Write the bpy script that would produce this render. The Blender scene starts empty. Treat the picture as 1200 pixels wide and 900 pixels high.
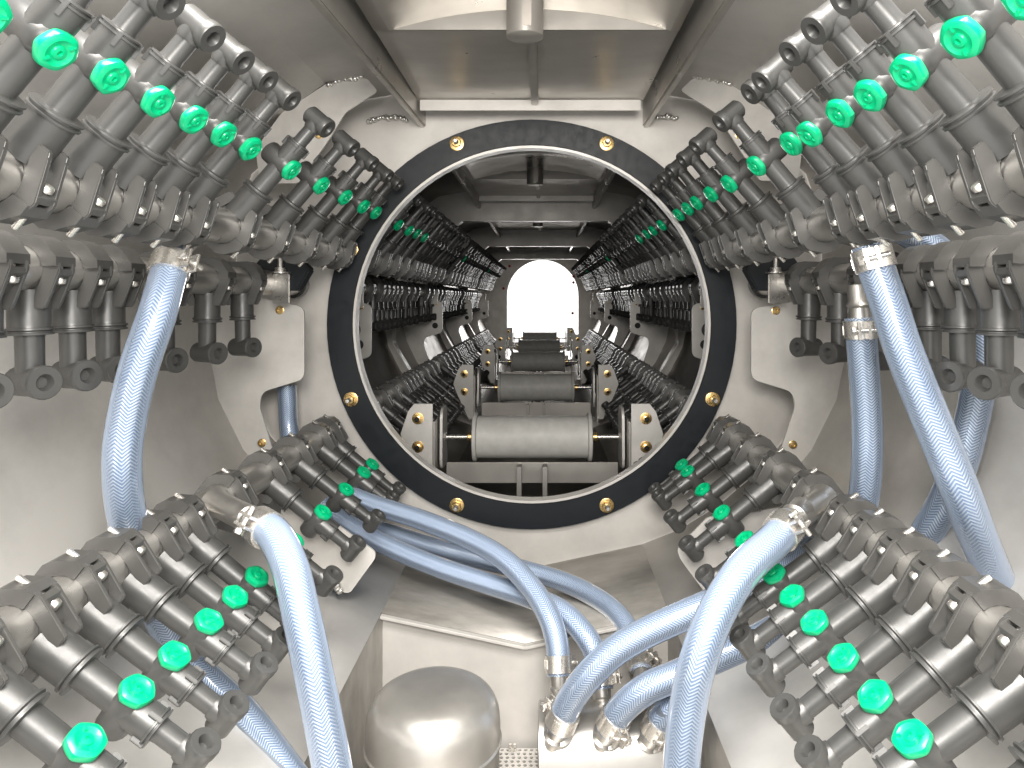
import bpy, bmesh, math, random
from mathutils import Vector, Matrix
random.seed(7)
SC = bpy.context.scene
COL = SC.collection
PI = math.pi
F = 850.0; VX, VY = 636.0, 350.0          # focal length in pixels and the tunnel's vanishing point (1200x900 frame)

# ------------------------------------------------------------------ camera, world, lamps, exposure
cd = bpy.data.cameras.new('camera'); cam = bpy.data.objects.new('camera', cd); COL.objects.link(cam)
cam.location = (0, 0, 0); cam.rotation_euler = (PI/2, 0, 0)
cd.sensor_width = 36; cd.lens = 36*F/1200
cd.shift_x = (600-VX)/1200; cd.shift_y = -(450-VY)/1200
cd.clip_start = 0.02; cd.clip_end = 100
SC.camera = cam
w = bpy.data.worlds.new('World'); SC.world = w; w.use_nodes = True
bg = w.node_tree.nodes['Background']; bg.inputs[0].default_value = (1.0, 0.985, 0.96, 1); bg.inputs[1].default_value = 1.75
def area(name, loc, rot, sx, sy, e, col=(1, 0.96, 0.9)):
    l = bpy.data.lights.new(name, 'AREA'); l.shape = 'RECTANGLE'; l.size = sx; l.size_y = sy; l.energy = e; l.color = col
    o = bpy.data.objects.new(name, l); o.location = loc; o.rotation_euler = rot; COL.objects.link(o)
area('overhead_light', (-0.02, -0.25, 1.95), (math.radians(24), 0, 0), 1.5, 1.5, 180.0)  # added lamp overhead, shining in through an unseen, assumed gap in the roof
area('entry_daylight', (0.0, -0.16, 0.30), (math.radians(71), 0, 0), 0.55, 0.35, 20.0)
area('far_daylight', (0.0, 9.3, 0.3), (math.radians(-92), 0, 0), 2.0, 1.6, 110.0, (1, 0.98, 0.96))
SC.view_settings.view_transform = 'Standard'; SC.view_settings.look = 'None'
SC.view_settings.exposure = 0.0; SC.view_settings.gamma = 1.0
SC.render.engine = 'CYCLES'
SC.cycles.max_bounces = 7; SC.cycles.diffuse_bounces = 4; SC.cycles.glossy_bounces = 4
SC.cycles.transparent_max_bounces = 12; SC.cycles.use_denoising = True
SC.cycles.sample_clamp_indirect = 4.0; SC.cycles.caustics_reflective = False; SC.cycles.caustics_refractive = False

def W(px, py, y):
    return Vector(((px-VX)/F*y, y, -(py-VY)/F*y))

# ------------------------------------------------------------------ materials
def newmat(name):
    m = bpy.data.materials.new(name); m.use_nodes = True
    nt = m.node_tree; b = nt.nodes['Principled BSDF']
    return m, nt, b
def N(nt, t, **kw):
    n = nt.nodes.new(t)
    for k, v in kw.items(): setattr(n, k, v)
    return n
def noise(nt, scale, detail=4, stretch=None, rough=0.55):
    tc = N(nt, 'ShaderNodeTexCoord'); mp = N(nt, 'ShaderNodeMapping'); n = N(nt, 'ShaderNodeTexNoise')
    if stretch: mp.inputs['Scale'].default_value = stretch
    n.inputs['Scale'].default_value = scale; n.inputs['Detail'].default_value = detail; n.inputs['Roughness'].default_value = rough
    nt.links.new(tc.outputs['Object'], mp.inputs[0]); nt.links.new(mp.outputs[0], n.inputs['Vector'])
    return n.outputs['Fac']
def ramp(nt, fac, stops):
    r = N(nt, 'ShaderNodeValToRGB'); e = r.color_ramp.elements
    e[0].position, e[0].color = stops[0][0], (*stops[0][1], 1)
    e[1].position, e[1].color = stops[-1][0], (*stops[-1][1], 1)
    for p, c in stops[1:-1]:
        q = e.new(p); q.color = (*c, 1)
    nt.links.new(fac, r.inputs[0]); return r.outputs[0]
def mrange(nt, fac, a, b, c, d):
    r = N(nt, 'ShaderNodeMapRange'); nt.links.new(fac, r.inputs[0])
    for i, v in enumerate((a, b, c, d)): r.inputs[i+1].default_value = v
    return r.outputs[0]
def bump(nt, b, h, strength, dist=0.001):
    bp = N(nt, 'ShaderNodeBump'); bp.inputs['Strength'].default_value = strength; bp.inputs['Distance'].default_value = dist
    nt.links.new(h, bp.inputs['Height']); nt.links.new(bp.outputs[0], b.inputs['Normal'])

def steel(name, col, metallic, r0, r1, scale=6, stretch=(1, 1, 1), bs=0.15, stain=0.12):
    m, nt, b = newmat(name)
    f = noise(nt, scale, 6, stretch, 0.62)
    c0 = tuple(c*(1-stain) for c in col); c1 = tuple(min(1, c*(1+stain*0.5)) for c in col)
    nt.links.new(ramp(nt, f, [(0.3, c0), (0.62, c1)]), b.inputs['Base Color'])
    g = noise(nt, scale*2.3, 5, (1, 1.3, 1))
    nt.links.new(mrange(nt, g, 0.3, 0.7, r0, r1), b.inputs['Roughness'])
    b.inputs['Metallic'].default_value = metallic
    h = noise(nt, 90, 3, (1, 0.15, 1)); bump(nt, b, h, bs, 0.0006)
    return m
def plastic(name, col, r, bs=0.25, spec=0.5):
    m, nt, b = newmat(name)
    f = noise(nt, 35, 5)
    nt.links.new(ramp(nt, f, [(0.35, tuple(c*0.92 for c in col)), (0.7, tuple(c*1.08 for c in col))]), b.inputs['Base Color'])
    g = noise(nt, 60, 4)
    nt.links.new(mrange(nt, g, 0.3, 0.7, r*0.85, r*1.2), b.inputs['Roughness'])
    b.inputs['Specular IOR Level'].default_value = spec
    bump(nt, b, noise(nt, 420, 2), bs, 0.0003)
    return m
M = {}
M['wall'] = steel('sheet_steel', (0.70, 0.68, 0.65), 0.2, 0.34, 0.52, 3.5, (1, 1, 1.5), stain=0.2)
M['bulk'] = steel('bulkhead_steel', (0.70, 0.67, 0.63), 0.2, 0.38, 0.55, 9)
M['plate'] = steel('plate_steel', (0.69, 0.665, 0.63), 0.25, 0.32, 0.46, 12, bs=0.08)
M['lid'] = steel('lid_steel', (0.50, 0.475, 0.44), 0.6, 0.26, 0.40, 4, (1, 2.5, 1))
M['rear'] = steel('shaded_rear_steel', (0.36, 0.345, 0.325), 0.85, 0.42, 0.55, 6)  # same stainless sheet, darkened: the rear chambers' shade is put into the colour
M['floor'] = steel('floor_steel', (0.43, 0.41, 0.38), 0.45, 0.28, 0.48, 5, (1, 2, 1), stain=0.42)
M['pipe'] = steel('pipe_steel', (0.60, 0.58, 0.55), 0.85, 0.26, 0.38, 20)
M['tank'] = steel('tank_steel', (0.60, 0.58, 0.55), 0.8, 0.28, 0.40, 8, bs=0.06)
M['chrome'] = steel('bright_steel', (0.78, 0.75, 0.71), 0.85, 0.22, 0.34, 40, bs=0.05)
M['weld'] = steel('weld_metal', (0.74, 0.72, 0.69), 0.9, 0.18, 0.4, 80, bs=0.8)
M['brass'] = steel('brass', (0.78, 0.55, 0.24), 0.95, 0.2, 0.35, 60)
M['groove_shade'] = steel('groove_shade_grey', (0.40, 0.37, 0.34), 0.6, 0.35, 0.5, 12)  # dark grey that paints the shade in the stub's groove
M['plastic'] = plastic('grey_plastic', (0.086, 0.084, 0.080), 0.35, 0.2, 0.75)
M['plastic2'] = plastic('dark_plastic', (0.062, 0.062, 0.060), 0.35, 0.15, 0.8)
M['rubber'] = plastic('black_rubber', (0.007, 0.010, 0.014), 0.42, 0.05, 0.4)
M['roller'] = plastic('roller_plastic', (0.60, 0.59, 0.56), 0.5, 0.05)
M['red'] = plastic('red_plastic', (0.5, 0.03, 0.05), 0.4)
M['dark'] = plastic('dark_gap', (0.02, 0.02, 0.02), 0.6)
m, nt, b = newmat('green_cap_plastic')
b.inputs['Base Color'].default_value = (0.0, 0.50, 0.21, 1); b.inputs['Roughness'].default_value = 0.28
b.inputs['Subsurface Weight'].default_value = 0.1; b.inputs['Subsurface Radius'].default_value = (0.001, 0.006, 0.003)
b.inputs['Coat Weight'].default_value = 0.3
bump(nt, b, noise(nt, 200, 3), 0.12, 0.0004)
M['green'] = m
# braid layer of the hoses: zigzag yarn rows, from tube UVs (u round the tube, v metres along it)
def braid_mat(name, p=0.0044, n=6.0):
    m, nt, b = newmat(name); L = nt.links.new
    uv = N(nt, 'ShaderNodeUVMap'); sp = N(nt, 'ShaderNodeSeparateXYZ'); L(uv.outputs[0], sp.inputs[0])
    def mt(op, a, bb=None):
        x = N(nt, 'ShaderNodeMath', operation=op)
        for i, v in enumerate((a, bb)):
            if v is None: continue
            if isinstance(v, (int, float)): x.inputs[i].default_value = v
            else: L(v, x.inputs[i])
        return x.outputs[0]
    tri = mt('PINGPONG', mt('MULTIPLY', sp.outputs[0], n), 0.5)
    s = mt('ADD', mt('DIVIDE', sp.outputs[1], p), mt('MULTIPLY', tri, 3.4))
    f = mt('PINGPONG', s, 0.5)
    mask = mrange(nt, f, 0.20, 0.34, 0, 1)
    L(ramp(nt, mask, [(0.0, (0.30, 0.38, 0.52)), (1.0, (0.97, 0.98, 1.0))]), b.inputs['Base Color'])
    b.inputs['Roughness'].default_value = 0.32; b.inputs['Specular IOR Level'].default_value = 0.8
    L(mrange(nt, mask, 0, 1, 0.0, 0.35), b.inputs['Metallic'])
    bump(nt, b, mask, 0.6, 0.0006)
    return m
M['braid'] = braid_mat('hose_braid')
m, nt, b = newmat('hose_clear_pvc'); L = nt.links.new
b.inputs['Base Color'].default_value = (0.47, 0.58, 0.77, 1); b.inputs['Roughness'].default_value = 0.16
b.inputs['Coat Weight'].default_value = 1.0; b.inputs['Coat Roughness'].default_value = 0.08
tr = N(nt, 'ShaderNodeBsdfTransparent'); tr.inputs[0].default_value = (0.86, 0.92, 1.0, 1)
lw = N(nt, 'ShaderNodeLayerWeight'); lw.inputs['Blend'].default_value = 0.42
mx = N(nt, 'ShaderNodeMixShader'); L(mrange(nt, lw.outputs['Facing'], 0.12, 0.62, 0.05, 0.95), mx.inputs[0])
L(tr.outputs[0], mx.inputs[1]); L(b.outputs[0], mx.inputs[2])
gl = N(nt, 'ShaderNodeBsdfGlossy'); gl.inputs['Roughness'].default_value = 0.1
fr = N(nt, 'ShaderNodeFresnel'); fr.inputs[0].default_value = 1.48
mx2 = N(nt, 'ShaderNodeMixShader'); L(fr.outputs[0], mx2.inputs[0]); L(mx.outputs[0], mx2.inputs[1]); L(gl.outputs[0], mx2.inputs[2])
L(mx2.outputs[0], nt.nodes['Material Output'].inputs[0])
M['pvc'] = m

# ------------------------------------------------------------------ mesh builder
def frame(d):
    d = Vector(d).normalized()
    a = Vector((0, 0, 1)) if abs(d.z) < 0.9 else Vector((1, 0, 0))
    x = a.cross(d).normalized(); y = d.cross(x)
    return x, y, d
class MB:
    def __init__(s): s.bm = bmesh.new(); s.uv = s.bm.loops.layers.uv.new('UVMap')
    def _grid(s, rings, closed=True, caps=True):
        bm = s.bm; vs = [[bm.verts.new(p) for p in r] for r in rings]; n = len(rings[0])
        for i in range(len(vs)-1):
            for j in range(n if closed else n-1):
                k = (j+1) % n
                bm.faces.new((vs[i][j], vs[i][k], vs[i+1][k], vs[i+1][j]))
        if caps:
            bm.faces.new(vs[0][::-1]); bm.faces.new(vs[-1])
        return vs
    def lathe(s, p, d, prof, seg=24, caps=True):           # prof: (radius, distance along d)
        x, y, d = frame(d); p = Vector(p)
        rings = [[p + d*t + (x*math.cos(2*PI*j/seg) + y*math.sin(2*PI*j/seg))*r for j in range(seg)] for r, t in prof]
        s._grid(rings, True, caps); return s
    def cyl(s, p0, p1, r, seg=20, r1=None):
        p0, p1 = Vector(p0), Vector(p1); L = (p1-p0).length; r1 = r if r1 is None else r1
        c = min(r, r1)*0.12
        return s.lathe(p0, p1-p0, [(r-c, 0), (r, c), (r1, L-c), (r1-c, L)], seg)
    def prism(s, pts, o, ax, ay, az, h, bev=0.0):           # polygon pts in (ax, ay) plane, extruded h along az (centred)
        o, ax, ay, az = Vector(o), Vector(ax), Vector(ay), Vector(az)
        a = [o + ax*x + ay*y - az*h/2 for x, y in pts]; b = [p + az*h for p in a]
        n0 = len(s.bm.verts)
        vs = s._grid([a, b])
        if bev:
            s.bm.verts.ensure_lookup_table()
            ed = {e for r in vs for v in r for e in v.link_edges}
            bmesh.ops.bevel(s.bm, geom=list(ed), offset=bev, segments=2, affect='EDGES', clamp_overlap=True)
        return s
    def box(s, c, size, bev=0.0, rot=None):
        x, y, z = (Vector(v) for v in ((1, 0, 0), (0, 1, 0), (0, 0, 1)))
        if rot is not None: x, y, z = rot @ x, rot @ y, rot @ z
        a, b = size[0]/2, size[1]/2
        return s.prism([(-a, -b), (a, -b), (a, b), (-a, b)], c, x, y, z, size[2], bev)
    def tube(s, path, r, seg=20, caps=False):
        bm = s.bm; path = [Vector(p) for p in path]; T = []
        for i in range(len(path)):
            T.append((path[min(i+1, len(path)-1)] - path[max(i-1, 0)]).normalized())
        x, _, _ = frame(T[0]); prev = None; v = 0.0; first = None
        for i, p in enumerate(path):
            x = (x - T[i]*x.dot(T[i])).normalized(); y = T[i].cross(x)
            ring = [bm.verts.new(p + (x*math.cos(2*PI*j/seg) + y*math.sin(2*PI*j/seg))*r) for j in range(seg)]
            if prev:
                dv = (p-path[i-1]).length
                for j in range(seg):
                    k = (j+1) % seg
                    f = bm.faces.new((prev[j], prev[k], ring[k], ring[j]))
                    for l, (uu, vv) in zip(f.loops, ((j, v), (j+1, v), (j+1, v+dv), (j, v+dv))): l[s.uv].uv = (uu/seg, vv)
                v += dv
            else: first = ring
            prev = ring
        if caps: bm.faces.new(first[::-1]); bm.faces.new(prev)
        return s
    def blob(s, c, r, sc=(1, 1, 1)):
        mt = Matrix.Translation(c) @ Matrix.Rotation(random.random()*6, 4, 'Y') @ Matrix.Diagonal((*[r*k for k in sc], 1))
        bmesh.ops.create_icosphere(s.bm, subdivisions=2, radius=1, matrix=mt); return s
    def mesh(s, name, mat, sharp=35, fixn=True):
        bm = s.bm
        if fixn: bmesh.ops.recalc_face_normals(bm, faces=bm.faces)
        lim = math.radians(sharp)
        for f in bm.faces: f.smooth = True
        for e in bm.edges:
            if len(e.link_faces) == 2 and e.calc_face_angle(0) > lim: e.smooth = False
        me = bpy.data.meshes.new(name); bm.to_mesh(me); bm.free()
        me.materials.append(mat); return me
def link(name, me, parent=None, loc=(0, 0, 0), rot=(0, 0, 0)):
    o = bpy.data.objects.new(name, me); COL.objects.link(o); o.parent = parent
    o.location = loc; o.rotation_euler = rot; return o
def tag(o, label=None, cat=None, group=None, kind=None):
    if label: o['label'] = label
    if cat: o['category'] = cat
    if group: o['group'] = group
    if kind: o['kind'] = kind
    return o
def empty(name, loc, label, cat, group=None):
    o = bpy.data.objects.new(name, None); o.empty_display_size = 0.02; o.location = loc; COL.objects.link(o)
    return tag(o, label, cat, group)
def build(mb, name, mat, parent=None, origin=(0, 0, 0)):      # mesh given in world coordinates; origin = parent's location
    bmesh.ops.translate(mb.bm, verts=mb.bm.verts, vec=-Vector(origin))
    return link(name, mb.mesh(name, mat), parent, (0, 0, 0) if parent else origin)

def star(poly, c, ang):                                      # distance from c to the polygon at an angle
    best = None; d = (math.cos(ang), math.sin(ang))
    for i in range(len(poly)):
        (x0, z0), (x1, z1) = poly[i], poly[(i+1) % len(poly)]
        ex, ez = x1-x0, z1-z0; den = d[0]*ez - d[1]*ex
        if abs(den) < 1e-12: continue
        t = ((x0-c[0])*ez - (z0-c[1])*ex)/den; u = ((x0-c[0])*d[1] - (z0-c[1])*d[0])/den
        if t > 0 and -1e-6 <= u <= 1+1e-6: best = t if best is None else max(best, t)
    return best
def holed(mb, outer, inner, c, y0, y1, n=120):
    angs = [2*PI*i/n for i in range(n)] + [math.atan2(z-c[1], x-c[0]) % (2*PI) for x, z in outer+(inner if len(inner) < 30 else [])]
    angs = sorted(set(round(a, 5) for a in angs))
    def ring(poly, y): return [Vector((c[0]+math.cos(a)*star(poly, c, a), y, c[1]+math.sin(a)*star(poly, c, a))) for a in angs]
    rings = [ring(inner, y0), ring(outer, y0), ring(outer, y1), ring(inner, y1)]
    vs = [[mb.bm.verts.new(p) for p in r] for r in rings]; m = len(angs)
    for i in range(4):
        for j in range(m):
            k = (j+1) % m; mb.bm.faces.new((vs[i][j], vs[i][k], vs[(i+1) % 4][k], vs[(i+1) % 4][j]))
def circ(c, r, n=96): return [(c[0]+r*math.cos(2*PI*i/n), c[1]+r*math.sin(2*PI*i/n)) for i in range(n)]

# ------------------------------------------------------------------ the setting: tunnel shell
XC = -0.033; RC = (-0.026, -0.061); PITCH = 1.575; RINGY = 1.725; END = 8.45
# half profile from trough edge round to the roof, X relative to XC
half = [(0.270, -0.590), (0.36, -0.555), (0.45, -0.50), (0.545, -0.42), (0.62, -0.33), (0.675, -0.22), (0.70, -0.09), (0.705, 0.05),
        (0.70, 0.20), (0.665, 0.30), (0.58, 0.376), (0.44, 0.47), (0.27, 0.50)]
outer = [(XC, -0.6475)] + [(XC+x, z) for x, z in half] + [(XC-x, z) for x, z in reversed(half)]
def sheet(name, pts, ys, mat, label=None, thick=0.005):
    mb = MB(); mb._grid([[Vector((x, y, z)) for x, z in pts] for y in ys], closed=False, caps=False)
    o = link(name, mb.mesh(name, mat, 50, False)); tag(o, kind='structure')
    md = o.modifiers.new('solid', 'SOLIDIFY'); md.thickness = thick; md.offset = 0
    return o
EN = [0.10, 0.6, 1.1, 1.735]
sheet('wall_left', [(XC-x, z) for x, z in half[:11]], EN, M['wall'])
sheet('wall_right', [(XC+x, z) for x, z in half[:11]], EN, M['wall'])
top = [(XC-x, z) for x, z in half[10:]] + [(XC+x, z) for x, z in reversed(half[10:])]
sheet('ceiling', top, [0.72, 1.1, 1.735], M['wall'])  # stops short out of view, left open to let the overhead light in
trough = [(XC-0.27, -0.590), (XC, -0.6475), (XC+0.27, -0.590)]
# the trough floor in front of the bulkhead: a folded plate with a small lip at its near edge
sheet('floor', trough, [1.36, 1.735], M['floor'])
# the sump below it
mb = MB(); mb.prism([(XC-0.30, -0.593), (XC-0.27, -0.593), (XC, -0.650), (XC+0.27, -0.593), (XC+0.30, -0.593), (XC+0.30, -0.95), (XC-0.30, -0.95)], (0, 1.368, 0), (1, 0, 0), (0, 0, 1), (0, 1, 0), 0.006)
tag(build(mb, 'wall_sump_back', M['bulk']), kind='structure')
for s, nm in ((-1, 'wall_sump_left'), (1, 'wall_sump_right')):
    mb = MB(); a = Vector((XC+s*0.268, 1.363, -0.593)); b = Vector((XC+s*0.33, 0.15, -0.593))
    q = [a, b, b-Vector((0, 0, 0.36)), a-Vector((0, 0, 0.36))]; off = Vector((s*0.005, 0, 0))
    mb._grid([q, [p+off for p in q]]); tag(build(mb, nm, M['floor']), kind='structure')
mb = MB(); mb.box((XC, 0.76, -0.90), (0.66, 1.22, 0.006)); tag(build(mb, 'floor_sump', M['floor']), kind='structure')
# folded rim along the sump's back edge
mb = MB()
for x0, x1, z0, z1 in ((XC-0.27, XC, -0.593, -0.6505), (XC, XC+0.27, -0.6505, -0.593)):
    p0 = Vector((x0, 1.354, z0)); p1 = Vector((x1, 1.354, z1)); u = (p1-p0); Ln = u.length; u.normalize()
    v = Vector((0, 1, 0)); wv = u.cross(v)
    mb.prism([(0, -0.003), (Ln, -0.003), (Ln, 0.003), (0, 0.003)], p0, u, wv, v, 0.012, 0.001)
tag(build(mb, 'sump_rim', M['plate']), 'bent bright steel lip along the near edge of the floor trough below the ring', 'edge strip')
# later chambers
DY = [1.745+0.005, END]
dark_ys = [1.745, 3.3, 4.9, 6.4, END]
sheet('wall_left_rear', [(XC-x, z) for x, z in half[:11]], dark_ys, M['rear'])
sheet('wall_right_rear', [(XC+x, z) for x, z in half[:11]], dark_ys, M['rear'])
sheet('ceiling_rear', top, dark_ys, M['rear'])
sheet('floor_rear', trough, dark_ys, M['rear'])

# bulkheads
mb = MB(); holed(mb, outer, circ(RC, 0.421), RC, 1.738, 1.744)
o = build(mb, 'bulkhead_plate', M['bulk']); tag(o, 'pale steel bulkhead plate with the large round opening bolted behind the black ring', 'bulkhead')
mb = MB(); holed(mb, circ(RC, 0.4235), circ(RC, 0.4175), RC, 1.716, 1.750)
link('hole_rim', mb.mesh('hole_rim', M['plate']), o)
octo = [(XC-0.33, 0.35), (XC+0.33, 0.35), (XC+0.50, 0.22), (XC+0.63, 0.10), (XC+0.64, -0.20), (XC+0.50, -0.44), (XC+0.27, -0.54), (XC-0.27, -0.54), (XC-0.50, -0.44), (XC-0.64, -0.20), (XC-0.63, 0.10), (XC-0.50, 0.22)]
nth = ['second', 'third', 'fourth', 'fifth']
for i in range(4):
    y = RINGY+PITCH*(i+1)+0.015
    if y > END-0.6: break
    mb = MB(); holed(mb, outer, octo[::-1], (XC, 0), y, y+0.006)
    o = build(mb, 'bulkhead_plate', M['bulk'])
    tag(o, 'steel frame with an angular opening at the end of the %s chamber' % nth[i], 'bulkhead', 'angular frames deep in the tunnel')
    mb = MB(); holed(mb, [(x*1.012, z*1.012) for x, z in octo[::-1]], octo[::-1], (XC, 0), y-0.05, y)
    link('flange', mb.mesh('flange', M['bulk']), o)
arch = [(0.41*math.cos(PI*i/24), 0.035+0.41*math.sin(PI*i/24)) for i in range(25)] + [(-0.41, -0.5), (0.41, -0.5)]
mb = MB(); holed(mb, outer, arch, (0, 0), END-0.1, END-0.09)
o = build(mb, 'end_plate', M['bulk']); tag(o, 'far end plate with an arched opening full of white daylight', 'end plate')
for mx_, my_ in ((597, 312), (590, 338), (672, 324), (672, 331), (671, 367)):
    p = W(mx_, my_, END-0.1); build(MB().lathe((p.x, END-0.101, p.z), (0, -1, 0), [(0.016, 0), (0.016, 0.004), (0.012, 0.006)], 12), 'red_plug', M['red'], o)
# ------------------------------------------------------------------ black ring with its bolts
mb = MB(); holed(mb, circ(RC, 0.4865), circ(RC, 0.4265), RC, 1.722, 1.734, 144)
ring = build(mb, 'gasket_ring', M['rubber'])
tag(ring, 'large black bolted ring around the round opening', 'ring')
def bolt_mesh(name, mat, r, sh, L):
    b = MB(); b.lathe((0, 0, 0), (0, -1, 0), [(r*1.5, 0), (r*1.5, r*0.25), (r*1.35, r*0.3)], 24)
    b.lathe((0, -r*0.3, 0), (0, -1, 0), [(r*0.95, 0), (r, r*0.1), (r, r*0.7), (r*0.85, r*0.85)], 6)
    if L: b.lathe((0, -r, 0), (0, -1, 0), [(sh, 0), (sh, L), (sh*0.7, L+sh*0.4)], 12)
    return b.mesh(name, mat)
rb = bolt_mesh('ring_bolt', M['brass'], 0.0115, 0.006, 0.0)
rs = MB().lathe((0, 0, 0), (0, -1, 0), [(0.0058, 0), (0.0058, 0.030), (0.004, 0.033)], 12).mesh('bolt_stud', M['chrome'])
for k in range(8):
    a = math.radians(22.5+45*k)
    b0 = link('ring_bolt', rb, ring, (RC[0]+0.4645*math.cos(a), 1.7215, RC[1]+0.4645*math.sin(a)), (0, random.random(), 0))
    link('bolt_stud', rs, b0, (0, 0, 0))

# ------------------------------------------------------------------ spray nozzles
def nozzle_meshes(side, second=True, tee_tilt=8, simple=False):
    """local frame: pipe axis Y at origin, arm along +Z, cap towards side*X"""
    sg = 20 if not simple else 10
    n = Vector((side*math.cos(math.radians(tee_tilt)), -math.sin(math.radians(tee_tilt)), 0))
    Z = (0, 0, 1); P = {}
    b = MB()
    b.lathe((0, 0, 0.024), Z, [(0.0215, 0), (0.0215, 0.012), (0.0212, 0.040), (0.0215, 0.043), (0.0238, 0.0435), (0.0242, 0.0455), (0.0218, 0.047),
                                (0.0218, 0.0485), (0.0240, 0.049), (0.0238, 0.051), (0.0150, 0.0518), (0.0146, 0.054), (0.0142, 0.104)], sg)
    tz = 0.128
    if second:
        b.lathe(Vector((0, 0, tz))-n*0.031, n, [(0.0130, 0), (0.0158, 0.002), (0.0168, 0.004), (0.0172, 0.040), (0.0150, 0.044), (0.0140, 0.046)], sg)
        b.lathe((0, 0, tz), Z, [(0.0168, 0.0), (0.0168, 0.030), (0.0170, 0.032), (0.0190, 0.0325), (0.0190, 0.0345), (0.0172, 0.035), (0.0172, 0.036), (0.0188, 0.0365),
                                 (0.0186, 0.038), (0.0115, 0.0385), (0.0108, 0.042), (0.0105, 0.078)], sg)
        for q in range(4):                                   # clip tongues on the second holder
            a = q*PI/2+0.6
            b.box((0.0178*math.cos(a), 0.0178*math.sin(a), tz+0.030), (0.005, 0.004, 0.014), 0.0005, Matrix.Rotation(a, 3, 'Z'))
    # short webs behind the holder
    b.prism([(-0.030, 0.012), (-0.020, 0.040), (0.020, 0.040), (0.030, 0.012)], (0, 0.0135, 0), (1, 0, 0), Z, (0, 1, 0), 0.005)
    if simple: P['spray_nozzle'] = b
    else:
        P['spray_nozzle'] = b
    # upper saddle and lower strap of the pipe clamp
    c = P['spray_nozzle'] if simple else MB()
    def arc(r, a0, a1, k=7): return [(r*math.cos(math.radians(a0+(a1-a0)*i/k)), r*math.sin(math.radians(a0+(a1-a0)*i/k))) for i in range(k+1)]
    up = [(0.0268, 0.0016), (0.043, 0.0016), (0.043, 0.0085), (0.035, 0.013), (0.027, 0.026), (0.015, 0.033), (-0.015, 0.033), (-0.027, 0.026), (-0.035, 0.013), (-0.043, 0.0085), (-0.043, 0.0016), (-0.0268, 0.0016)] + arc(0.0268, 176, 4)
    c.prism(up, (0, 0, 0), (1, 0, 0), Z, (0, 1, 0), 0.024, 0 if simple else 0.0012)
    dn = [(0.0268, -0.0016), (0.043, -0.0016), (0.043, -0.012), (0.038, -0.018), (0.030, -0.030), (0.018, -0.037), (-0.018, -0.037), (-0.030, -0.030), (-0.038, -0.018), (-0.043, -0.012), (-0.043, -0.0016), (-0.0268, -0.0016)] + arc(0.0268, 184, 356)
    c.prism(dn, (0, 0, 0), (1, 0, 0), Z, (0, 1, 0), 0.034, 0 if simple else 0.0015)
    for sx in (-1, 1):                                       # round-topped side fins, bolt lies in the groove between
        for yy, th in ((-0.0115, 0.0060), (0.0115, 0.0055)):
            tip = [(sx*(0.0335+0.0115*math.sin(math.radians(a))), 0.001-0.0115*math.cos(math.radians(a))) for a in (-60, -30, 0, 25, 50, 75, 100)]
            fin = tip + [(sx*0.0290, 0.040), (sx*0.0265, 0.046), (sx*0.012, 0.046), (sx*0.014, 0.034), (sx*0.025, 0.012)]
            if sx < 0: fin = fin[::-1]
            c.prism(fin, (0, yy, 0), (1, 0, 0), Z, (0, 1, 0), th, 0 if simple else 0.0012)
    if not simple: P['pipe_clamp'] = c
    # outlet tee
    t = P['spray_nozzle'] if simple else MB()
    if second:
        ez = tz+0.082; r = 0.0142; h0, h1 = 0.019, 0.021
    else:
        ez = tz; r = 0.0172; h0, h1 = 0.026, 0.032
    o = Vector((0, 0, ez))-n*h0
    L = h0+h1
    t.lathe(o, n, [(r*0.82, 0), (r, 0.002), (r, L-0.011), (r*1.10, L-0.010), (r*1.12, L-0.002), (r*1.04, L), (r*0.56, L), (r*0.46, L-0.003), (r*0.36, L-0.009)], sg)
    t.lathe(o, -n, [(r*0.80, -0.001), (r*0.80, 0.001), (r*0.5, 0.003)], sg)
    if second: t.lathe((0, 0, ez-0.018), Z, [(0.0116, 0), (0.0130, 0.004), (0.0130, 0.014)], sg)
    if not simple: P['outlet_tee'] = t
    # bolt: head near the arm, thread out past the strap (placed twice, at x = +-0.0385)
    P['clamp_bolt'] = MB().lathe((0, 0, 0.0170), (0, 0, -1), [(0.003, -0.0022), (0.0055, -0.001), (0.0064, 0.001), (0.0064, 0.0045), (0.0034, 0.0048), (0.0034, 0.046 if second else 0.020), (0.0026, 0.0475 if second else 0.021)], 8 if simple else 14)
    if second:
      for var in range(1 if simple else 5):
        sp = var*0.43
        g = MB(); base = Vector((0, 0, tz))+n*0.0150; x, y, d = frame(n); R = 0.0172
        def hexr(r, k, tt, round_=0.12):
            out = []
            for i in range(36):
                a = 2*PI*i/36; h = ((a + sp + PI/6) % (PI/3)) - PI/6
                rr = r*(math.cos(PI/6)/math.cos(h))**(1-round_*4)
                out.append(base + d*tt + (x*math.cos(a) + y*math.sin(a))*rr*k)
            return out
        g._grid([hexr(R, 0.92, 0), hexr(R, 1.0, 0.001), hexr(R, 1.02, 0.002), hexr(R, 1.02, 0.0055), hexr(R, 0.98, 0.0075), hexr(R, 0.84, 0.0088),
                 hexr(R, 0.66, 0.0092, 0.25), hexr(R, 0.54, 0.0080, 0.25), hexr(R, 0.34, 0.0074, 0.25), hexr(R, 0.30, 0.0088, 0.25), hexr(R, 0.14, 0.0092, 0.25), hexr(R, 0.10, 0.0070, 0.25)])
        for q in (sp, sp+PI):
            v = x*math.cos(q+0.5) + y*math.sin(q+0.5)
            g.box(base + d*0.0086 + v*R*0.60, (0.0055, 0.0026, 0.0022), 0.0004, Matrix((v, d.cross(v), d)).transposed())
        P['green_cap%d' % var] = g
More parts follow.
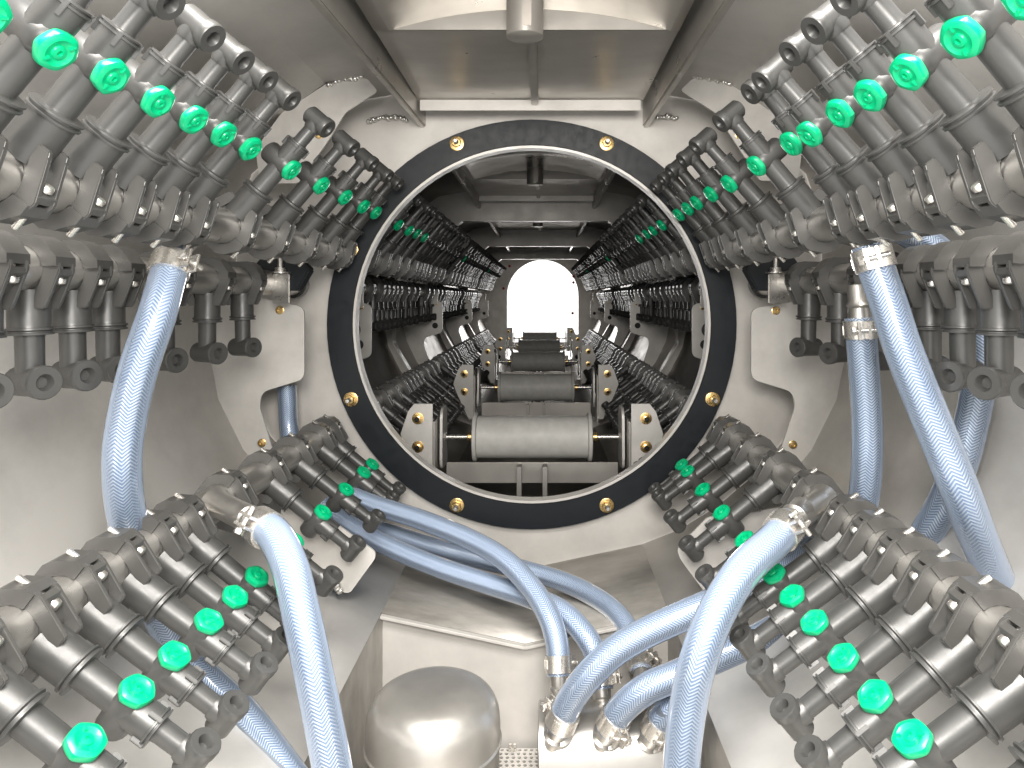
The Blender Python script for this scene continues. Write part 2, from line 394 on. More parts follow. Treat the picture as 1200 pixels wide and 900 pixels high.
    mats = {'spray_nozzle': M['plastic2'], 'pipe_clamp': M['plastic'], 'outlet_tee': M['plastic2'], 'clamp_bolt': M['chrome'], 'green_cap': M['green']}
    return {k: v.mesh(k.rstrip('01234'), mats[k.rstrip('01234')]) for k, v in P.items()}
_gc = {}
def greycap(me):
    if me.name not in _gc:
        c = me.copy(); c.name = 'grey_cap'; c.materials[0] = M['plastic2']; _gc[me.name] = c
    return _gc[me.name]
NZ = {(s, sec, sim): nozzle_meshes(s, sec, (-40 if sim else 9) if sec else 30, sim) for s in (-1, 1) for sec in (True, False) for sim in (False, True)}

TOPY = [0.27, 0.345, 0.418, 0.492, 0.565, 0.640, 0.7155, 0.790, 0.866, 0.942, 1.092, 1.238, 1.390, 1.536, 1.655]
BOTY = [0.32, 0.393, 0.468, 0.545, 0.621, 0.697, 0.770, 0.845, 0.920, 0.994, 1.140, 1.295, 1.442, 1.587, 1.668]
MIDY = [0.45, 0.525, 0.60, 0.675, 0.748, 0.822, 0.896, 0.970, 1.115, 1.262, 1.405]
FARY = [0.17+0.147*i for i in range(4)] + [0.76+0.075*i for i in range(5)] + [1.205, 1.352, 1.47]
rows = [  # name, side words, P (x, z) for the left one, arm angle, has second arm
    ('upper', (-0.475, 0.108), 49.5, True, TOPY),
    ('middle', (-0.583, 0.034), -90.0, False, MIDY),
    ('lower', (-0.502, -0.314), -38.0, True, BOTY)]
ordn = ['first', 'second', 'third', 'fourth']
for ch in range(4):
    for rname, (px, pz), ang, second, ys in rows:
        for side in (-1, 1):
            simple = ch >= 2
            x = px if side < 0 else 2*XC - px - (0.007 if rname == 'lower' else 0)
            a = math.radians(ang if side < 0 else 180-ang)
            beta = PI/2 - a
            # inward direction: which local X side faces the tunnel axis
            xl = Vector((math.cos(beta), 0, -math.sin(beta)))
            inward = Vector((RC[0]-x, 0, RC[1]-pz))
            capside = 1 if xl.dot(inward) > 0 else -1
            meshes = NZ[(capside, second, simple)]
            if ch == 0: yl = ys if not (side > 0 and rname == 'upper') else [v-0.021 for v in ys[:10]] + [1.066, 1.208, 1.350, 1.480, 1.562, 1.655]
            else: yl = [v + RINGY+PITCH*(ch-1) for v in FARY]
            y0 = 0.14 if ch == 0 else RINGY+PITCH*(ch-1)+0.08
            y1 = 1.700 if ch == 0 else RINGY+PITCH*ch-0.06
            sd = 'left' if side < 0 else 'right'
            if ch == 0:
                lab = {'upper': 'spray pipe high on the %s wall with a row of green hexagon nozzle caps', 'middle': 'horizontal spray pipe on the %s wall with plain grey nozzles hanging down',
                       'lower': 'spray pipe low on the %s side with green capped nozzles pointing down to the floor'}[rname] % sd
            else:
                lab = {'upper': 'dark upper %s spray pipe full of nozzles in the %s chamber beyond the ring', 'middle': 'dark middle %s spray pipe with hanging nozzles in the %s chamber beyond the ring',
                       'lower': 'dark lower %s spray pipe full of nozzles in the %s chamber beyond the ring'}[rname] % (sd, ordn[ch-1])
            root = empty('spray_manifold', (x, y0, pz), lab, 'spray manifold', 'spray pipes along the tunnel')
            mp = MB(); L = y1-y0
            mp.lathe((0, 0, 0), (0, 1, 0), [(0.024, 0), (0.026, 0.002), (0.026, L-0.002), (0.024, L)], 32)
            link('pipe', mp.mesh('pipe', M['pipe']), root)
            for y in yl:
                nz = link('spray_nozzle', meshes['spray_nozzle'], root, (0, y-y0, 0), (0, beta+random.uniform(-0.028, 0.028), random.uniform(-0.008, 0.008)))
                caps = [k for k in meshes if k.startswith('green')]; skip = set(caps)-({random.choice(caps)} if caps else set())
                for k, me in meshes.items():
                    if k == 'spray_nozzle' or k in skip: continue
                    k = k.rstrip('01234')
                    if k == 'clamp_bolt':
                        for bx in (-0.0355, 0.0355): link(k, me, nz, (bx, 0, 0))
                    elif k == 'green_cap' and ch > 0 and yl.index(y) > (3 if rname == 'upper' and ch == 1 else 0): link('grey_cap', greycap(me), nz)
                    else: link(k, me, nz)
            if ch == 0:
                e = MB().lathe((0, L, 0), (0, 1, 0), [(0.031, -0.012), (0.033, -0.010), (0.033, 0.010), (0.028, 0.016)], 24)
                link('end_cap', e.mesh('end_cap', M['plastic2']), root)
            root['_side'] = side
            if ch == 0: root['_key'] = rname
manifold = {(o['_key'], o['_side']): o for o in COL.objects if '_key' in o.keys()}
for o in list(COL.objects):
    for k in ('_key', '_side'):
        if k in o.keys(): del o[k]

# ------------------------------------------------------------------ hoses
def spline(pts, n=14):
    P = [W(*p) for p in pts]; P = [P[0]*2-P[1]] + P + [P[-1]*2-P[-2]]; out = []
    for i in range(1, len(P)-2):
        for k in range(n):
            t = k/n
            out.append(0.5*((2*P[i]) + (P[i+1]-P[i-1])*t + (2*P[i-1]-5*P[i]+4*P[i+1]-P[i+2])*t*t + (3*P[i]-P[i-1]-3*P[i+1]+P[i+2])*t**3))
    out.append(P[-2]); return out
def clamp_on(root, p, d, r, spin=0.0, wid=0.028):
    """steel band with bolt lugs round a hose end at p, hose leaving along d"""
    x, y, d = frame(d); v = x*math.cos(spin)+y*math.sin(spin); u = d.cross(v)
    b = MB().lathe(p-d*0.002, d, [(r+0.0004, 0), (r+0.0026, 0.0006), (r+0.0026, wid-0.0006), (r+0.0004, wid)], 32)
    for s in (-1, 1):
        b.box(p + d*wid*0.45 + v*(r+0.007) + u*s*0.007, (0.015, 0.004, wid*0.95), 0.0008, Matrix((v, u, d)).transposed())
    for q in range(9):                                        # worm slots
        a = PI*0.5+q*0.16
        dd = v*math.cos(a)+u*math.sin(a)
        b.box(p + d*wid*0.45 + dd*(r+0.0028), (0.0014, 0.0016, wid*0.5), 0, Matrix((dd, d.cross(dd), d)).transposed())
    o = build(b, 'hose_clamp', M['chrome'], root, root.location)
    s = MB().cyl(p + d*wid*0.45 + v*(r+0.009) - u*0.020, p + d*wid*0.45 + v*(r+0.009) + u*0.016, 0.0034, 12)
    s.lathe(p + d*wid*0.45 + v*(r+0.009) + u*0.011, u, [(0.006, 0), (0.0065, 0.001), (0.0065, 0.006), (0.005, 0.007)], 6)
    bo = build(s, 'clamp_bolt', M['chrome'], o, root.location)
def hose(pts, r, label, clamp0=None, clamp1=None, stub0=0.05, stub1=0.05):
    path = spline(pts); base = path[0].copy()
    root = empty('hose', base, label, 'hose', 'braided blue hoses')
    build(MB().tube(path, r, 32), 'clear_cover', M['pvc'], root, base)
    build(MB().tube(path, r*0.82, 32), 'braid', M['braid'], root, base)
    for c, p, q, st in ((clamp0, path[0], path[2], stub0), (clamp1, path[-1], path[-3], stub1)):
        if c is None: continue
        d = (q-p).normalized()
        clamp_on(root, p + d*0.006, d, r, c)
        build(MB().lathe(p - d*st, d, [(r*0.70, 0), (r*0.70, st*0.5), (r*0.86, st*0.62), (r*0.70, st*0.7), (r*0.78, st)], 28), 'barb', M['pipe'], root, base)
        s = MB().lathe(p+d*0.004, d, [(r*0.70, 0), (r*0.75, 0.002), (r*0.72, 0.05)], 24)
        build(s, 'barb', M['pipe'], root, base)
R1 = 0.0225
hose([(204, 298, .95), (196, 326, .93), (183, 372, .90), (163, 430, .89), (149, 490, .89), (143, 545, .89), (150, 610, .91), (175, 690, .95), (225, 780, .98), (285, 840, .96), (345, 920, .90)], R1,
     'blue braided hose hanging from the upper left spray pipe and passing behind the lower one', 0.4, None, 0.05)
hose([(300, 613, .98), (322, 628, .95), (340, 665, .91), (353, 720, .88), (367, 785, .86), (380, 850, .85), (395, 930, .84)], R1,
     'blue braided hose dropping from the lower left spray pipe past the tank', 2.6, None, 0.045)
hose([(410, 580, 1.58), (440, 592, 1.56), (493, 609, 1.52), (550, 632, 1.46), (591, 656, 1.40), (622, 688, 1.34), (643, 722, 1.29), (653, 755, 1.26), (655, 792, 1.24)], 0.0205,
     'topmost of the three thinner hoses crossing below the ring, ending at the leftmost rear clamp', None, 2.4, 0.05, 0.05)
hose([(380, 590, 1.60), (403, 611, 1.58), (455, 640, 1.54), (512, 664, 1.49), (569, 683, 1.44), (622, 700, 1.385), (660, 718, 1.325), (688, 748, 1.28), (701, 778, 1.26), (705, 808, 1.24)], 0.0205,
     'lowest of the three thinner hoses crossing below the ring, ending at the middle rear clamp', None, 2.4, 0.05, 0.04)
hose([(415, 612, 1.64), (455, 624, 1.63), (505, 640, 1.62), (550, 652, 1.61), (614, 668, 1.58), (663, 683, 1.52), (701, 702, 1.45), (727, 724, 1.38), (745, 756, 1.31), (752, 790, 1.25)], 0.0205,
     'rearmost of the three thinner hoses crossing below the ring, ending at the rightmost rear clamp', None, 2.4, 0.05, 0.05)
hose([(655, 852, 1.15), (668, 822, 1.14), (692, 790, 1.13), (722, 762, 1.13), (758, 741, 1.13), (800, 722, 1.13), (845, 702, 1.14), (895, 675, 1.16), (950, 640, 1.22)], R1,
     'blue braided hose leaving the leftmost front socket of the steel header', 4.0, None)
hose([(713, 856, 1.15), (728, 832, 1.14), (758, 807, 1.13), (797, 790, 1.13), (843, 770, 1.13), (890, 748, 1.14), (935, 722, 1.17), (990, 690, 1.2)], R1,
     'blue braided hose leaving the middle front socket of the steel header', 4.0, None)
hose([(765, 860, 1.15), (778, 840, 1.14), (806, 824, 1.13), (843, 815, 1.13), (899, 799, 1.13), (951, 780, 1.14), (1010, 750, 1.17)], R1,
     'blue braided hose bending from the rightmost front socket of the steel header', 4.0, None)
hose([(925, 613, .99), (908, 633, .96), (872, 667, .92), (842, 714, .89), (820, 769, .87), (807, 825, .87), (800, 880, .87), (798, 940, .87)], R1,
     'blue braided hose bending down from the lower right spray pipe, crossing the other hoses', 0.6, None, 0.045)
hose([(1019, 288, .922), (1028, 318, .917), (1041, 355, .91), (1057, 405, .90), (1080, 464, .89), (1103, 520, .88), (1126, 577, .87), (1150, 640, .88), (1180, 710, .92)], R1,
     'long slanting blue hose hanging from the upper right spray pipe', 3.6, None)
hose([(1008, 372, 1.10), (1010, 400, 1.10), (1013, 440, 1.10), (1016, 490, 1.10), (1016, 540, 1.10), (1012, 585, 1.11), (1000, 640, 1.14)], R1,
     'upright blue hose hanging from the middle right spray pipe beside the bracket plate', 3.4, None)
hose([(1045, 262, 1.06), (1070, 275, 1.06), (1110, 305, 1.05), (1137, 350, 1.04), (1146, 400, 1.03), (1146, 450, 1.03), (1138, 495, 1.03), (1125, 545, 1.03), (1106, 590, 1.04), (1086, 625, 1.06), (1060, 670, 1.10)], R1,
     'blue hose behind the slanting one, curving down the right wall', None, None)
hose([(336, 452, 1.66), (337, 470, 1.66), (338, 495, 1.66), (341, 520, 1.65)], 0.021,
     'short piece of dark blue hose seen in the notch of the left bracket plate', None, None)

# inlet branches welded to the manifolds
def branch(key, p0, p1, r=0.018):
    root = manifold[key]; loc = root.location
    b = MB(); d = (p1-p0).normalized(); L = (p1-p0).length
    b.lathe(p0, d, [(r*1.25, 0), (r*1.08, 0.012), (r, 0.02), (r, L)], 24)
    build(b, 'inlet_branch', M['pipe'], root, loc)
branch(('upper', -1), Vector((-0.475, 1.01, 0.108)), W(205, 293, .955))
branch(('upper', 1), Vector((0.407, 0.99, 0.1145)), W(1018, 284, .925))
branch(('lower', -1), Vector((-0.478, 1.06, -0.298)), W(297, 611, .985))
branch(('lower', 1), Vector((0.418, 1.08, -0.298)), W(928, 611, .995))
branch(('middle', 1), Vector((0.517, 1.17, 0.034)), W(1008, 366, 1.10))

# ------------------------------------------------------------------ steel header the hoses plug into
HZ = W(640, 885, 1.21)
root = empty('distribution_header', (0.0, 1.2, -0.90), 'bright horizontal steel header at the bottom with two rows of hose sockets', 'header')
hc = Vector((0, 1.205, -0.750))
b = MB(); b.lathe((-0.008, hc.y, hc.z), (1, 0, 0), [(0.068, 0), (0.073, 0.002), (0.073, 0.222), (0.068, 0.224)], 48)
build(b, 'header_tube', M['tank'], root, root.location)
b = MB(); b.box((0.104, 1.225, -0.835), (0.224, 0.10, 0.13), 0.004); build(b, 'header_base', M['tank'], root, root.location)
for px, py, y in ((655, 797, 1.24), (705, 813, 1.24), (752, 796, 1.25)):
    p = W(px, py, y); build(MB().lathe((p.x, p.y, -0.72), (0, 0, 1), [(0.022, 0), (0.017, 0.006), (0.0155, 0.02), (0.0155, p.z+0.72)], 24), 'socket', M['pipe'], root, root.location)
for px, py, y in ((655, 852, 1.15), (713, 856, 1.15), (765, 860, 1.15)):
    p = W(px, py, y); q = Vector((p.x+0.0, hc.y-0.02, hc.z+0.02)); d = (p-q)
    build(MB().lathe(q, d, [(0.024, 0), (0.024, d.length*0.80), (0.018, d.length*0.84), (0.016, d.length)], 28), 'socket', M['pipe'], root, root.location)
b = MB()
b.lathe(Vector((-0.012, hc.y-0.062, -0.79)), (0, -1, 0), [(0.0065, 0), (0.0065, 0.004), (0.003, 0.005)], 6)

# ------------------------------------------------------------------ perforated grating on the sump floor
root = empty('perforated_grating', (-0.04, 1.30, -0.86), 'perforated steel plate between the tank and the header', 'grating')
b = MB(); nx, ny = 12, 12; c = 0.011; x0 = -0.115; y0 = 1.352-ny*c
for i in range(nx):
    for j in range(ny):
        cx, cy = x0+(i+0.5)*c, y0+(j+0.5)*c
        sq = [Vector((cx+dx*c/2, cy+dy*c/2, -0.838)) for dx, dy in ((-1, -1), (0, -1), (1, -1), (1, 0), (1, 1), (0, 1), (-1, 1), (-1, 0))]
        oo = 0.001 if j % 2 else -0.001
        hh = [Vector((cx+oo+0.0036*math.cos(math.radians(a)), cy+0.0036*math.sin(math.radians(a)), -0.838)) for a in (225, 270, 315, 0, 45, 90, 135, 180)]
        dn = [v-Vector((0, 0, 0.003)) for v in hh]
        b._grid([sq, hh, dn], True, False)
bmesh.ops.remove_doubles(b.bm, verts=b.bm.verts, dist=0.0002)
build(b, 'plate', M['plate'], root, root.location)
build(MB().box((-0.049, 1.286, -0.872), (0.131, 0.130, 0.05)), 'dark_backing', M['dark'], root, root.location)  # near-black block filling the space below the holes
for bx in (-0.052, -0.060):
    build(MB().lathe((bx, 1.345, -0.838), (0, 0, 1), [(0.005, 0), (0.005, 0.003), (0.003, 0.004), (0.0028, 0.012)], 8), 'bolt', M['chrome'], root, root.location)

# ------------------------------------------------------------------ tank
tc = W(508, 862, 1.10); rt = 0.1015
root = empty('pressure_tank', (tc.x, tc.y, -0.897), 'domed stainless steel tank standing at the bottom left of centre', 'tank')
prof = [(rt*math.cos(t)**0.56 if t < PI/2 else 0.0, 0.076*math.sin(t)**0.58) for t in [PI/2*i/22 for i in range(22)]] + [(0.001, 0.076)]
b = MB(); b.lathe((tc.x, tc.y, tc.z), (0, 0, 1), [(rt, -0.004)] + prof, 72)
build(b, 'dome', M['tank'], root, root.location)
b = MB(); b.lathe((tc.x, tc.y, -0.897), (0, 0, 1), [(rt*0.985, 0), (rt*0.985, tc.z+0.897-0.006)], 72)
build(b, 'shell', M['tank'], root, root.location)
b = MB(); b.lathe((tc.x, tc.y, tc.z-0.010), (0, 0, 1), [(rt*0.98, 0), (rt*1.018, 0.001), (rt*1.022, 0.004), (rt*0.995, 0.007)], 72)
build(b, 'seam', M['tank'], root, root.location)

# ------------------------------------------------------------------ welded plates holding the pipes
def rounded(pts, r=4, k=4):
    out = []
    for i, p in enumerate(pts):
        a = Vector(pts[i-1]); p = Vector(p); c = Vector(pts[(i+1) % len(pts)])
        da, dc = (a-p), (c-p); t = min(r, da.length*0.45, dc.length*0.45)
        s, e = p+da.normalized()*t, p+dc.normalized()*t
        for q in range(k+1):
            u = q/k; out.append(s*(1-u)**2 + p*2*u*(1-u) + e*u*u)
    return out
def weld(root, pts, y, r=0.0085):
    b = MB(); P = [W(px, py, y) for px, py in pts]
    for i in range(len(P)-1):
        n = max(2, int((P[i+1]-P[i]).length/(r*0.7)))
        for k in range(n):
            q = P[i].lerp(P[i+1], k/n)+Vector([random.uniform(-1, 1)*r*0.35 for _ in range(3)])
            b.blob(q, r*random.uniform(0.6, 1.15), (random.uniform(0.8, 1.3), 0.8, random.uniform(0.6, 1)))
    build(b, 'weld_bead', M['weld'], root, root.location)
def plate(name, pts, y, label, bolts=(), r=6, hole=None, welds=(), th=0.005, group='welded bracket plates'):
    P = rounded(pts, r); X = [((x-VX)/F*y, -(yy-VY)/F*y) for x, yy in P]
    cx = sum(p[0] for p in X)/len(X); cz = sum(p[1] for p in X)/len(X)
    root = empty(name, (cx, y, cz), label, 'bracket plate', group)
    b = MB(); b.prism(X, (0, y, 0), (1, 0, 0), (0, 0, 1), (0, 1, 0), th, 0.0)
    build(b, 'plate', M['plate'], root, root.location)
    for px, py in bolts:
        p = W(px, py, y-th/2); q = MB()
        q.lathe(p, (0, -1, 0), [(0.0092, 0), (0.0092, 0.002), (0.0078, 0.0025), (0.0075, 0.006), (0.003, 0.0065), (0.0028, 0.004)], 18)
        build(q, 'bolt', M['brass'], root, root.location)
    for px, py, a in (hole or ()):
        p = W(px, py, y-th/2-0.0008)
        q = MB(); pts2 = [(0.012*math.copysign(1, math.cos(t))*0.5+0.009*math.cos(t), 0.009*math.sin(t)) for t in [2*PI*i/24 for i in range(24)]]
        q.prism(pts2, p, (1, 0, 0), (0, 0, 1), (0, 1, 0), 0.001); build(q, 'slot', M['dark'], root, root.location)
    for wp in welds: weld(root, wp, y-0.004)
    return root
YB = 1.58
plate('bracket_plate', [(228, 352), (300, 348), (357, 360), (357, 444), (308, 459), (304, 475), (330, 560), (276, 560), (254, 496), (238, 440)], YB,
      'pale plate with a side notch welded to the left wall under the middle pipe', [(328, 363.5), (307, 519)], 9, None, [[(240, 455), (245, 480), (253, 497)]])
plate('bracket_plate', [(880, 362), (936, 352), (1010, 352), (1005, 440), (990, 500), (962, 560), (908, 545), (932, 476), (928, 459), (880, 444)], YB,
      'pale plate with a side notch welded to the right wall under the middle pipe', [(909, 364), (929, 521)], 9)
plate('bracket_plate', [(300, 175), (330, 133), (385, 97), (430, 92), (443, 107), (405, 132), (385, 165), (350, 215), (305, 215)], YB,
      'pale angular plate welded beside the roof rail behind the upper left nozzles', [(374, 158)], 4, None, [[(386, 100), (400, 92), (426, 89)]])
plate('bracket_plate', [(797, 106), (812, 92), (856, 92), (905, 128), (940, 170), (935, 212), (890, 212), (860, 165), (838, 132)], YB,
      'pale angular plate welded beside the roof rail behind the upper right nozzles', [(866, 158)], 4, None, [[(814, 89), (838, 91), (857, 100)]])
plate('bracket_plate', [(330, 585), (375, 600), (440, 646), (440, 654), (410, 695), (398, 692), (330, 640)], 1.34,
      'pale plate corner sticking out under the lower left nozzles', [], 5, None, [[(386, 682), (396, 690), (405, 695)]])
plate('bracket_plate', [(930, 590), (882, 600), (829, 606), (793, 643), (797, 655), (826, 694), (870, 690), (925, 650)], 1.34,
      'pale plate corner sticking out under the lower right nozzles', [], 5)
# welds where the roof rails meet the bulkhead go on the rails (below)
def pipe_mount(px, py, y, s, label):
    root = empty('pipe_mount', W(px, py, y), label, 'pipe mount', 'dark clamps holding the middle pipes')
    c = W(px, py, y)
    b = MB(); b.prism([(-0.062, 0.012), (-0.036, 0.045), (0.034, 0.045), (0.060, 0.010), (0.034, -0.034), (-0.036, -0.034)], c, (1, 0, 0), (0, 0, 1), (0, 1, 0), 0.035, 0.003)
    build(b, 'block', M['rubber'], root, root.location)
    b = MB(); b.box(c+Vector((0.002, -0.022, -0.030)), (0.036, 0.006, 0.062), 0.0015); build(b, 'strap', M['pipe'], root, root.location)
    b = MB(); b.lathe(c+Vector((0, -0.022, 0.002)), (0, 0, 1), [(0.021, 0), (0.021, 0.003), (0.012, 0.004), (0.012, 0.012), (0.006, 0.013), (0.006, 0.034), (0.014, 0.035), (0.020, 0.040), (0.008, 0.044)], 18)
    build(b, 'bolt', M['chrome'], root, root.location)
pipe_mount(333, 322, 1.54, -1, 'black clamp block with a bright bolt on top of the left notched plate')
pipe_mount(905, 322, 1.54, 1, 'black clamp block with a bright bolt on top of the right notched plate')

# plates in the later chambers (same shape, further along the tunnel)
def far_plate(y, i, side):
    pts = [(228, 352), (300, 348), (357, 360), (357, 444), (308, 459), (304, 475), (330, 560), (276, 560), (254, 496), (238, 440)]
    X = [((x-VX)/F*YB, -(yy-VY)/F*YB) for x, yy in rounded(pts, 9)]
    if side > 0: X = [(2*XC-x, z) for x, z in X][::-1]
    root = empty('bracket_plate', (X[0][0], y, -0.1), 'notched plate on the %s wall of the %s chamber beyond the ring' % ('left' if side < 0 else 'right', ordn[i]), 'bracket plate', 'welded bracket plates')
    b = MB(); b.prism(X, (0, y, 0), (1, 0, 0), (0, 0, 1), (0, 1, 0), 0.005); build(b, 'plate', M['plate'], root, root.location)
    xx = (353-VX)/F*YB*1.0; xs = [(333-VX)/F*YB]
    for px, pz, mt, r in ((340-VX, 364-VY, 'brass', 0.008), (336-VX, 425-VY, 'dark', 0.015)):
        x = px/F*YB; z = -pz/F*YB
        if side > 0: x = 2*XC-x
        build(MB().lathe((x, y-0.0026, z), (0, -1, 0), [(r, 0), (r, 0.0012), (r*0.8, 0.0016)], 18), 'bolt' if mt == 'brass' else 'slot', M[mt], root, root.location)
    x = (335-VX)/F*YB
    if side > 0: x = 2*XC-x
    build(MB().box((x, y-0.012, 0.01), (0.036, 0.008, 0.075), 0.001), 'strap', M['plate'], root, root.location)
for i, y in enumerate((2.20, 3.76, 5.33, 6.9)):
    for s in (-1, 1): far_plate(y, i, s)

# ------------------------------------------------------------------ roof: rails, lid
def rail(x0, x1, ya, yb, label, wm=None):
    root = empty('roof_rail', (x0, ya, 0.45), label, 'roof rail', 'edge rails of the roof opening')
    b = MB(); s = -1 if x0 < XC else 1
    q0 = [Vector((x0-0.006, ya, 0.499)), Vector((x0-0.005, ya, 0.414)), Vector((x0+0.005, ya, 0.414)), Vector((x0+0.006, ya, 0.499))]
    q1 = [Vector((x1+(-0.006 if k < 2 else 0.006), yb, v.z)) for k, v in enumerate(q0)]
    b._grid([q0, q1]); build(b, 'web', M['lid'], root, root.location)
    b = MB(); b.box(((x0+x1)/2+s*0.002, (ya+yb)/2, 0.412), (0.012, yb-ya, 0.004), 0.001, Matrix.Rotation(-math.atan2(x1-x0, yb-ya), 3, 'Z'))
    build(b, 'lip', M['lid'], root, root.location)
    return root
r0 = rail(-0.318, -0.286, 0.85, 1.735, 'left steel edge rail of the roof opening above the ring')
r1 = rail(0.259, 0.245, 0.85, 1.735, 'right steel edge rail of the roof opening above the ring')
weld(r0, [(432, 142), (445, 138), (462, 137), (478, 141)], 1.725, 0.0065)
weld(r1, [(770, 138), (785, 136), (795, 140)], 1.725, 0.0065)
for i in range(3):
    ya = RINGY+PITCH*i+0.12; yb = RINGY+PITCH*(i+1)
    for x, sd in ((-0.286, 'left'), (0.232, 'right')):
        rail(x, x, ya+0.3, yb, 'dark %s roof rail in the %s chamber beyond the ring' % (sd, ordn[i]))
def lid(dy, label):
    y1, y2 = 1.22+dy, 1.655+dy; ya = max(0.35+dy, RINGY+0.1) if dy == 0 else dy+0.62
    if dy == 0: ya = 0.75
    cx = -0.022; hw = 0.236; zc = 0.452; sag = 0.036
    root = empty('inspection_hatch', (cx, y1, zc), label, 'hatch', 'roof hatches')
    xl, xr = XC-0.25, XC+0.262
    b = MB(); b.box(((xl+xr)/2, (y1+y2)/2, zc+0.003), (xr-xl, y2-y1, 0.006)); build(b, 'flat_panel', M['lid'], root, root.location)
    Rr = (hw*hw+sag*sag)/(2*sag); pr = [(xl, zc)]
    arcp = []
    for i in range(25):
        x = -hw+2*hw*i/24; arcp.append((cx+x, zc+math.sqrt(Rr*Rr-x*x)-(Rr-sag)))
    b = MB(); ptsl = [(xl, zc)] + arcp + [(xr, zc)]
    v0 = [Vector((x, ya, z)) for x, z in ptsl]; v1 = [Vector((x, y1-0.002, z)) for x, z in ptsl]
    b._grid([v0, v1], False, False); o = link('curved_panel', b.mesh('curved_panel', M['lid'], 50, False), root)
    bmesh_off = root.location; o.location = -root.location
    md = o.modifiers.new('solid', 'SOLIDIFY'); md.thickness = 0.004; md.offset = 0
    b = MB(); b.prism([(x, z) for x, z in arcp], (0, y1+0.001, 0), (1, 0, 0), (0, 0, 1), (0, 1, 0), 0.004); build(b, 'arched_plate', M['lid'], root, root.location)
    b = MB(); b.box((XC+0.005, y2-0.012, 0.438), (0.500, 0.005, 0.024), 0.001); build(b, 'edge_strip', M['bulk'], root, root.location)
    b = MB(); b.box((-0.018, (y1+y2)/2, 0.444), (0.016, y2-y1-0.03, 0.014), 0.002); build(b, 'stiffener', M['lid'], root, root.location)
    b = MB(); b.lathe((-0.029, y1-0.04, 0.424), (0, 0, 1), [(0.026, 0), (0.030, 0.002), (0.030, 0.075)], 32)
    build(b, 'hanging_stub', M['lid'], root, root.location)
    b = MB(); b.box((-0.025, y1-0.0695, 0.465), (0.014, 0.004, 0.064), 0.001); build(b, 'slot', M['groove_shade'], root, root.location)  # dark strip set on the stub as the shade inside its groove
lid(0, 'brushed steel roof lid with an arched plate and hanging stub above the ring')
for i in range(3): lid(PITCH*(i+1)-0.05, 'dark roof lid seen in the %s chamber beyond the ring' % ordn[i])

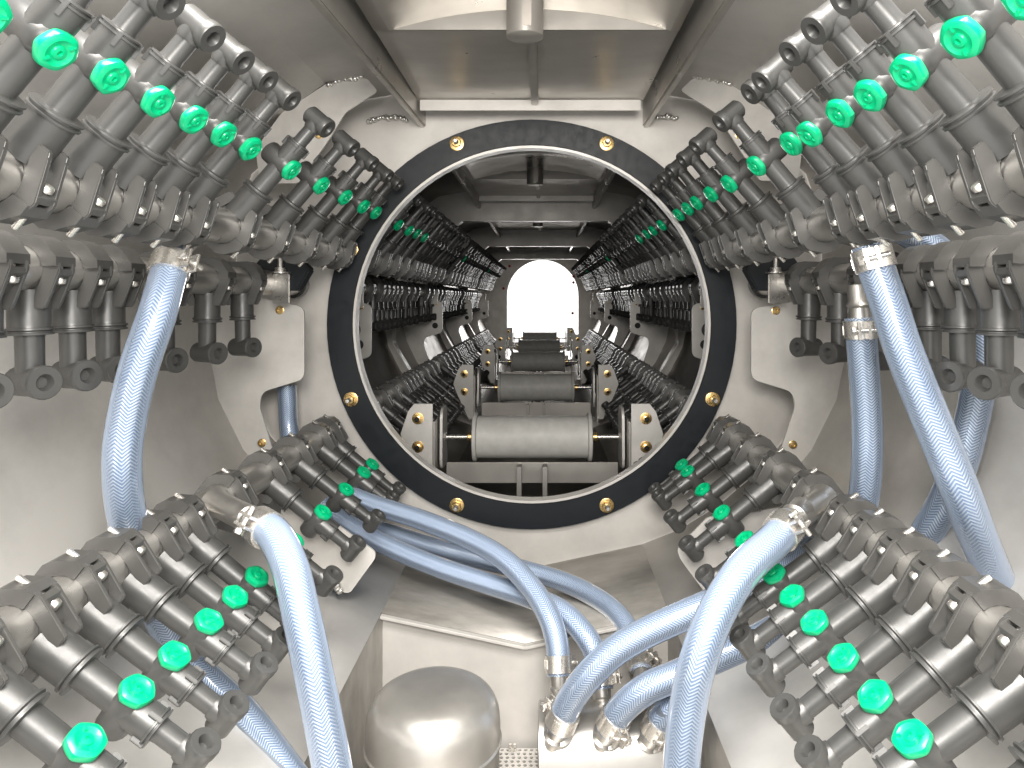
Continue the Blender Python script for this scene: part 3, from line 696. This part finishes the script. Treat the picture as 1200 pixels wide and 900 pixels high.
# ------------------------------------------------------------------ conveyor rollers in the tunnel
RX = (624-636)/850*2.0
def roller(y, i):
    z = -(512-350)/850*2.0; s = 1.0; wd = 0.163
    pos = ['nearest and largest', 'second', 'third', 'fourth', 'fifth'][i]
    root = empty('conveyor_roller', (RX, y, z), 'pale %s roller of the line running down the tunnel' % pos, 'roller', 'conveyor rollers')
    b = MB(); b.lathe((RX-wd+0.012, y, z), (1, 0, 0), [(0.056, 0), (0.0575, 0.001), (0.0575, 2*wd-0.025), (0.056, 2*wd-0.024)], 40); build(b, 'drum', M['roller'], root, root.location)
    for sd in (-1, 1):
        b = MB(); b.lathe((RX+sd*(wd-0.012), y, z), (sd, 0, 0), [(0.064, 0), (0.067, 0.002), (0.067, 0.010), (0.064, 0.012)], 40); build(b, 'end_flange', M['roller'], root, root.location)
        b = MB(); b.cyl((RX+sd*wd, y, z), (RX+sd*(wd+0.016), y, z), 0.013, 18); build(b, 'collar', M['brass'], root, root.location)
    b = MB(); b.cyl((RX-wd-0.085, y, z), (RX+wd+0.085, y, z), 0.0065, 16); build(b, 'shaft', M['chrome'], root, root.location)
    # side hangers and bolted plates
    for sd in (-1, 1):
        hx = RX+sd*(wd+0.082); sn = 'left' if sd < 0 else 'right'
        r2 = empty('roller_hanger', (hx, y, z), 'rounded upright plate carrying the %s end of the %s roller shaft' % (sn, pos), 'roller hanger', 'roller hangers')
        b = MB(); pl = rounded([(-0.045, 0.085), (0.045, 0.085), (0.055, -0.08), (-0.055, -0.08)], 0.03, 5)
        b.prism([(p[0], p[1]) for p in pl], (hx, y, z), (0, 1, 0), (0, 0, 1), (1, 0, 0), 0.007, 0.001); build(b, 'upright', M['plate'], r2, r2.location)
        b = MB(); b.cyl((hx-0.008, y, z), (hx+0.008, y, z), 0.012, 6); build(b, 'nut', M['chrome'], r2, r2.location)
        px = RX+sd*0.290
        r3 = empty('bolted_plate', (px, y-0.1, z), 'clipped-corner plate with two brass bolts on the %s of the %s roller' % (sn, pos), 'bolted plate', 'two-bolt plates beside the rollers')
        pts = [(sd*x, zz) for x, zz in ((-0.030, 0.106), (0.018, 0.106), (0.034, 0.086), (0.054, 0.026), (0.036, -0.02), (-0.010, -0.12), (-0.030, -0.12))]
        if sd > 0: pts = pts[::-1]
        b = MB(); b.prism(pts, (px, y-0.1, z), (1, 0, 0), (0, 0, 1), (0, 1, 0), 0.006, 0.001); build(b, 'plate', M['plate'], r3, r3.location)
        for zz in (0.068, -0.006):
            b = MB(); b.lathe((px+sd*0.008, y-0.1031, z+zz), (0, -1, 0), [(0.0155, 0), (0.0155, 0.002), (0.0125, 0.0025)], 20)
            b.lathe((px+sd*0.008, y-0.1066, z+zz), (0, -1, 0), [(0.0100, 0), (0.0100, 0.007), (0.0085, 0.0078)], 6)
            o = build(b, 'bolt', M['brass'], r3, r3.location)
            b = MB(); b.lathe((px+sd*0.008, y-0.113, z+zz), (0, -1, 0), [(0.0058, 0), (0.0058, 0.008), (0.0045, 0.009)], 14)
            build(b, 'stud', M['rubber'], o, r3.location)
        b = MB(); b.box((px-sd*0.034, y-0.06, z-0.04), (0.005, 0.09, 0.20), 0.001); build(b, 'side_flange', M['lid'], r3, r3.location)
    # cross beam under the roller
    r4 = empty('cross_beam', (RX, y-0.06, z-0.10), 'steel channel beam with a centre post under the %s roller' % pos, 'cross beam', 'cross beams under the rollers')
    b = MB(); b.box((RX, y-0.05, z-0.086), (0.46, 0.006, 0.055), 0.001); build(b, 'beam', M['lid'], r4, r4.location)
    for sd in (-1, 1):
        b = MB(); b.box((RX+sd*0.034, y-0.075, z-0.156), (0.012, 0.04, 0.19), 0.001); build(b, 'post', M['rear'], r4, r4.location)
    b = MB(); b.lathe((RX, y-0.06, z-0.235), (0, 0, 1), [(0.018, 0), (0.018, 0.05), (0.010, 0.052), (0.010, 0.08)], 16); build(b, 'centre_pin', M['pipe'], r4, r4.location)
for i, y in enumerate((2.0, 3.12, 4.40, 5.70, 7.0)): roller(y, i)
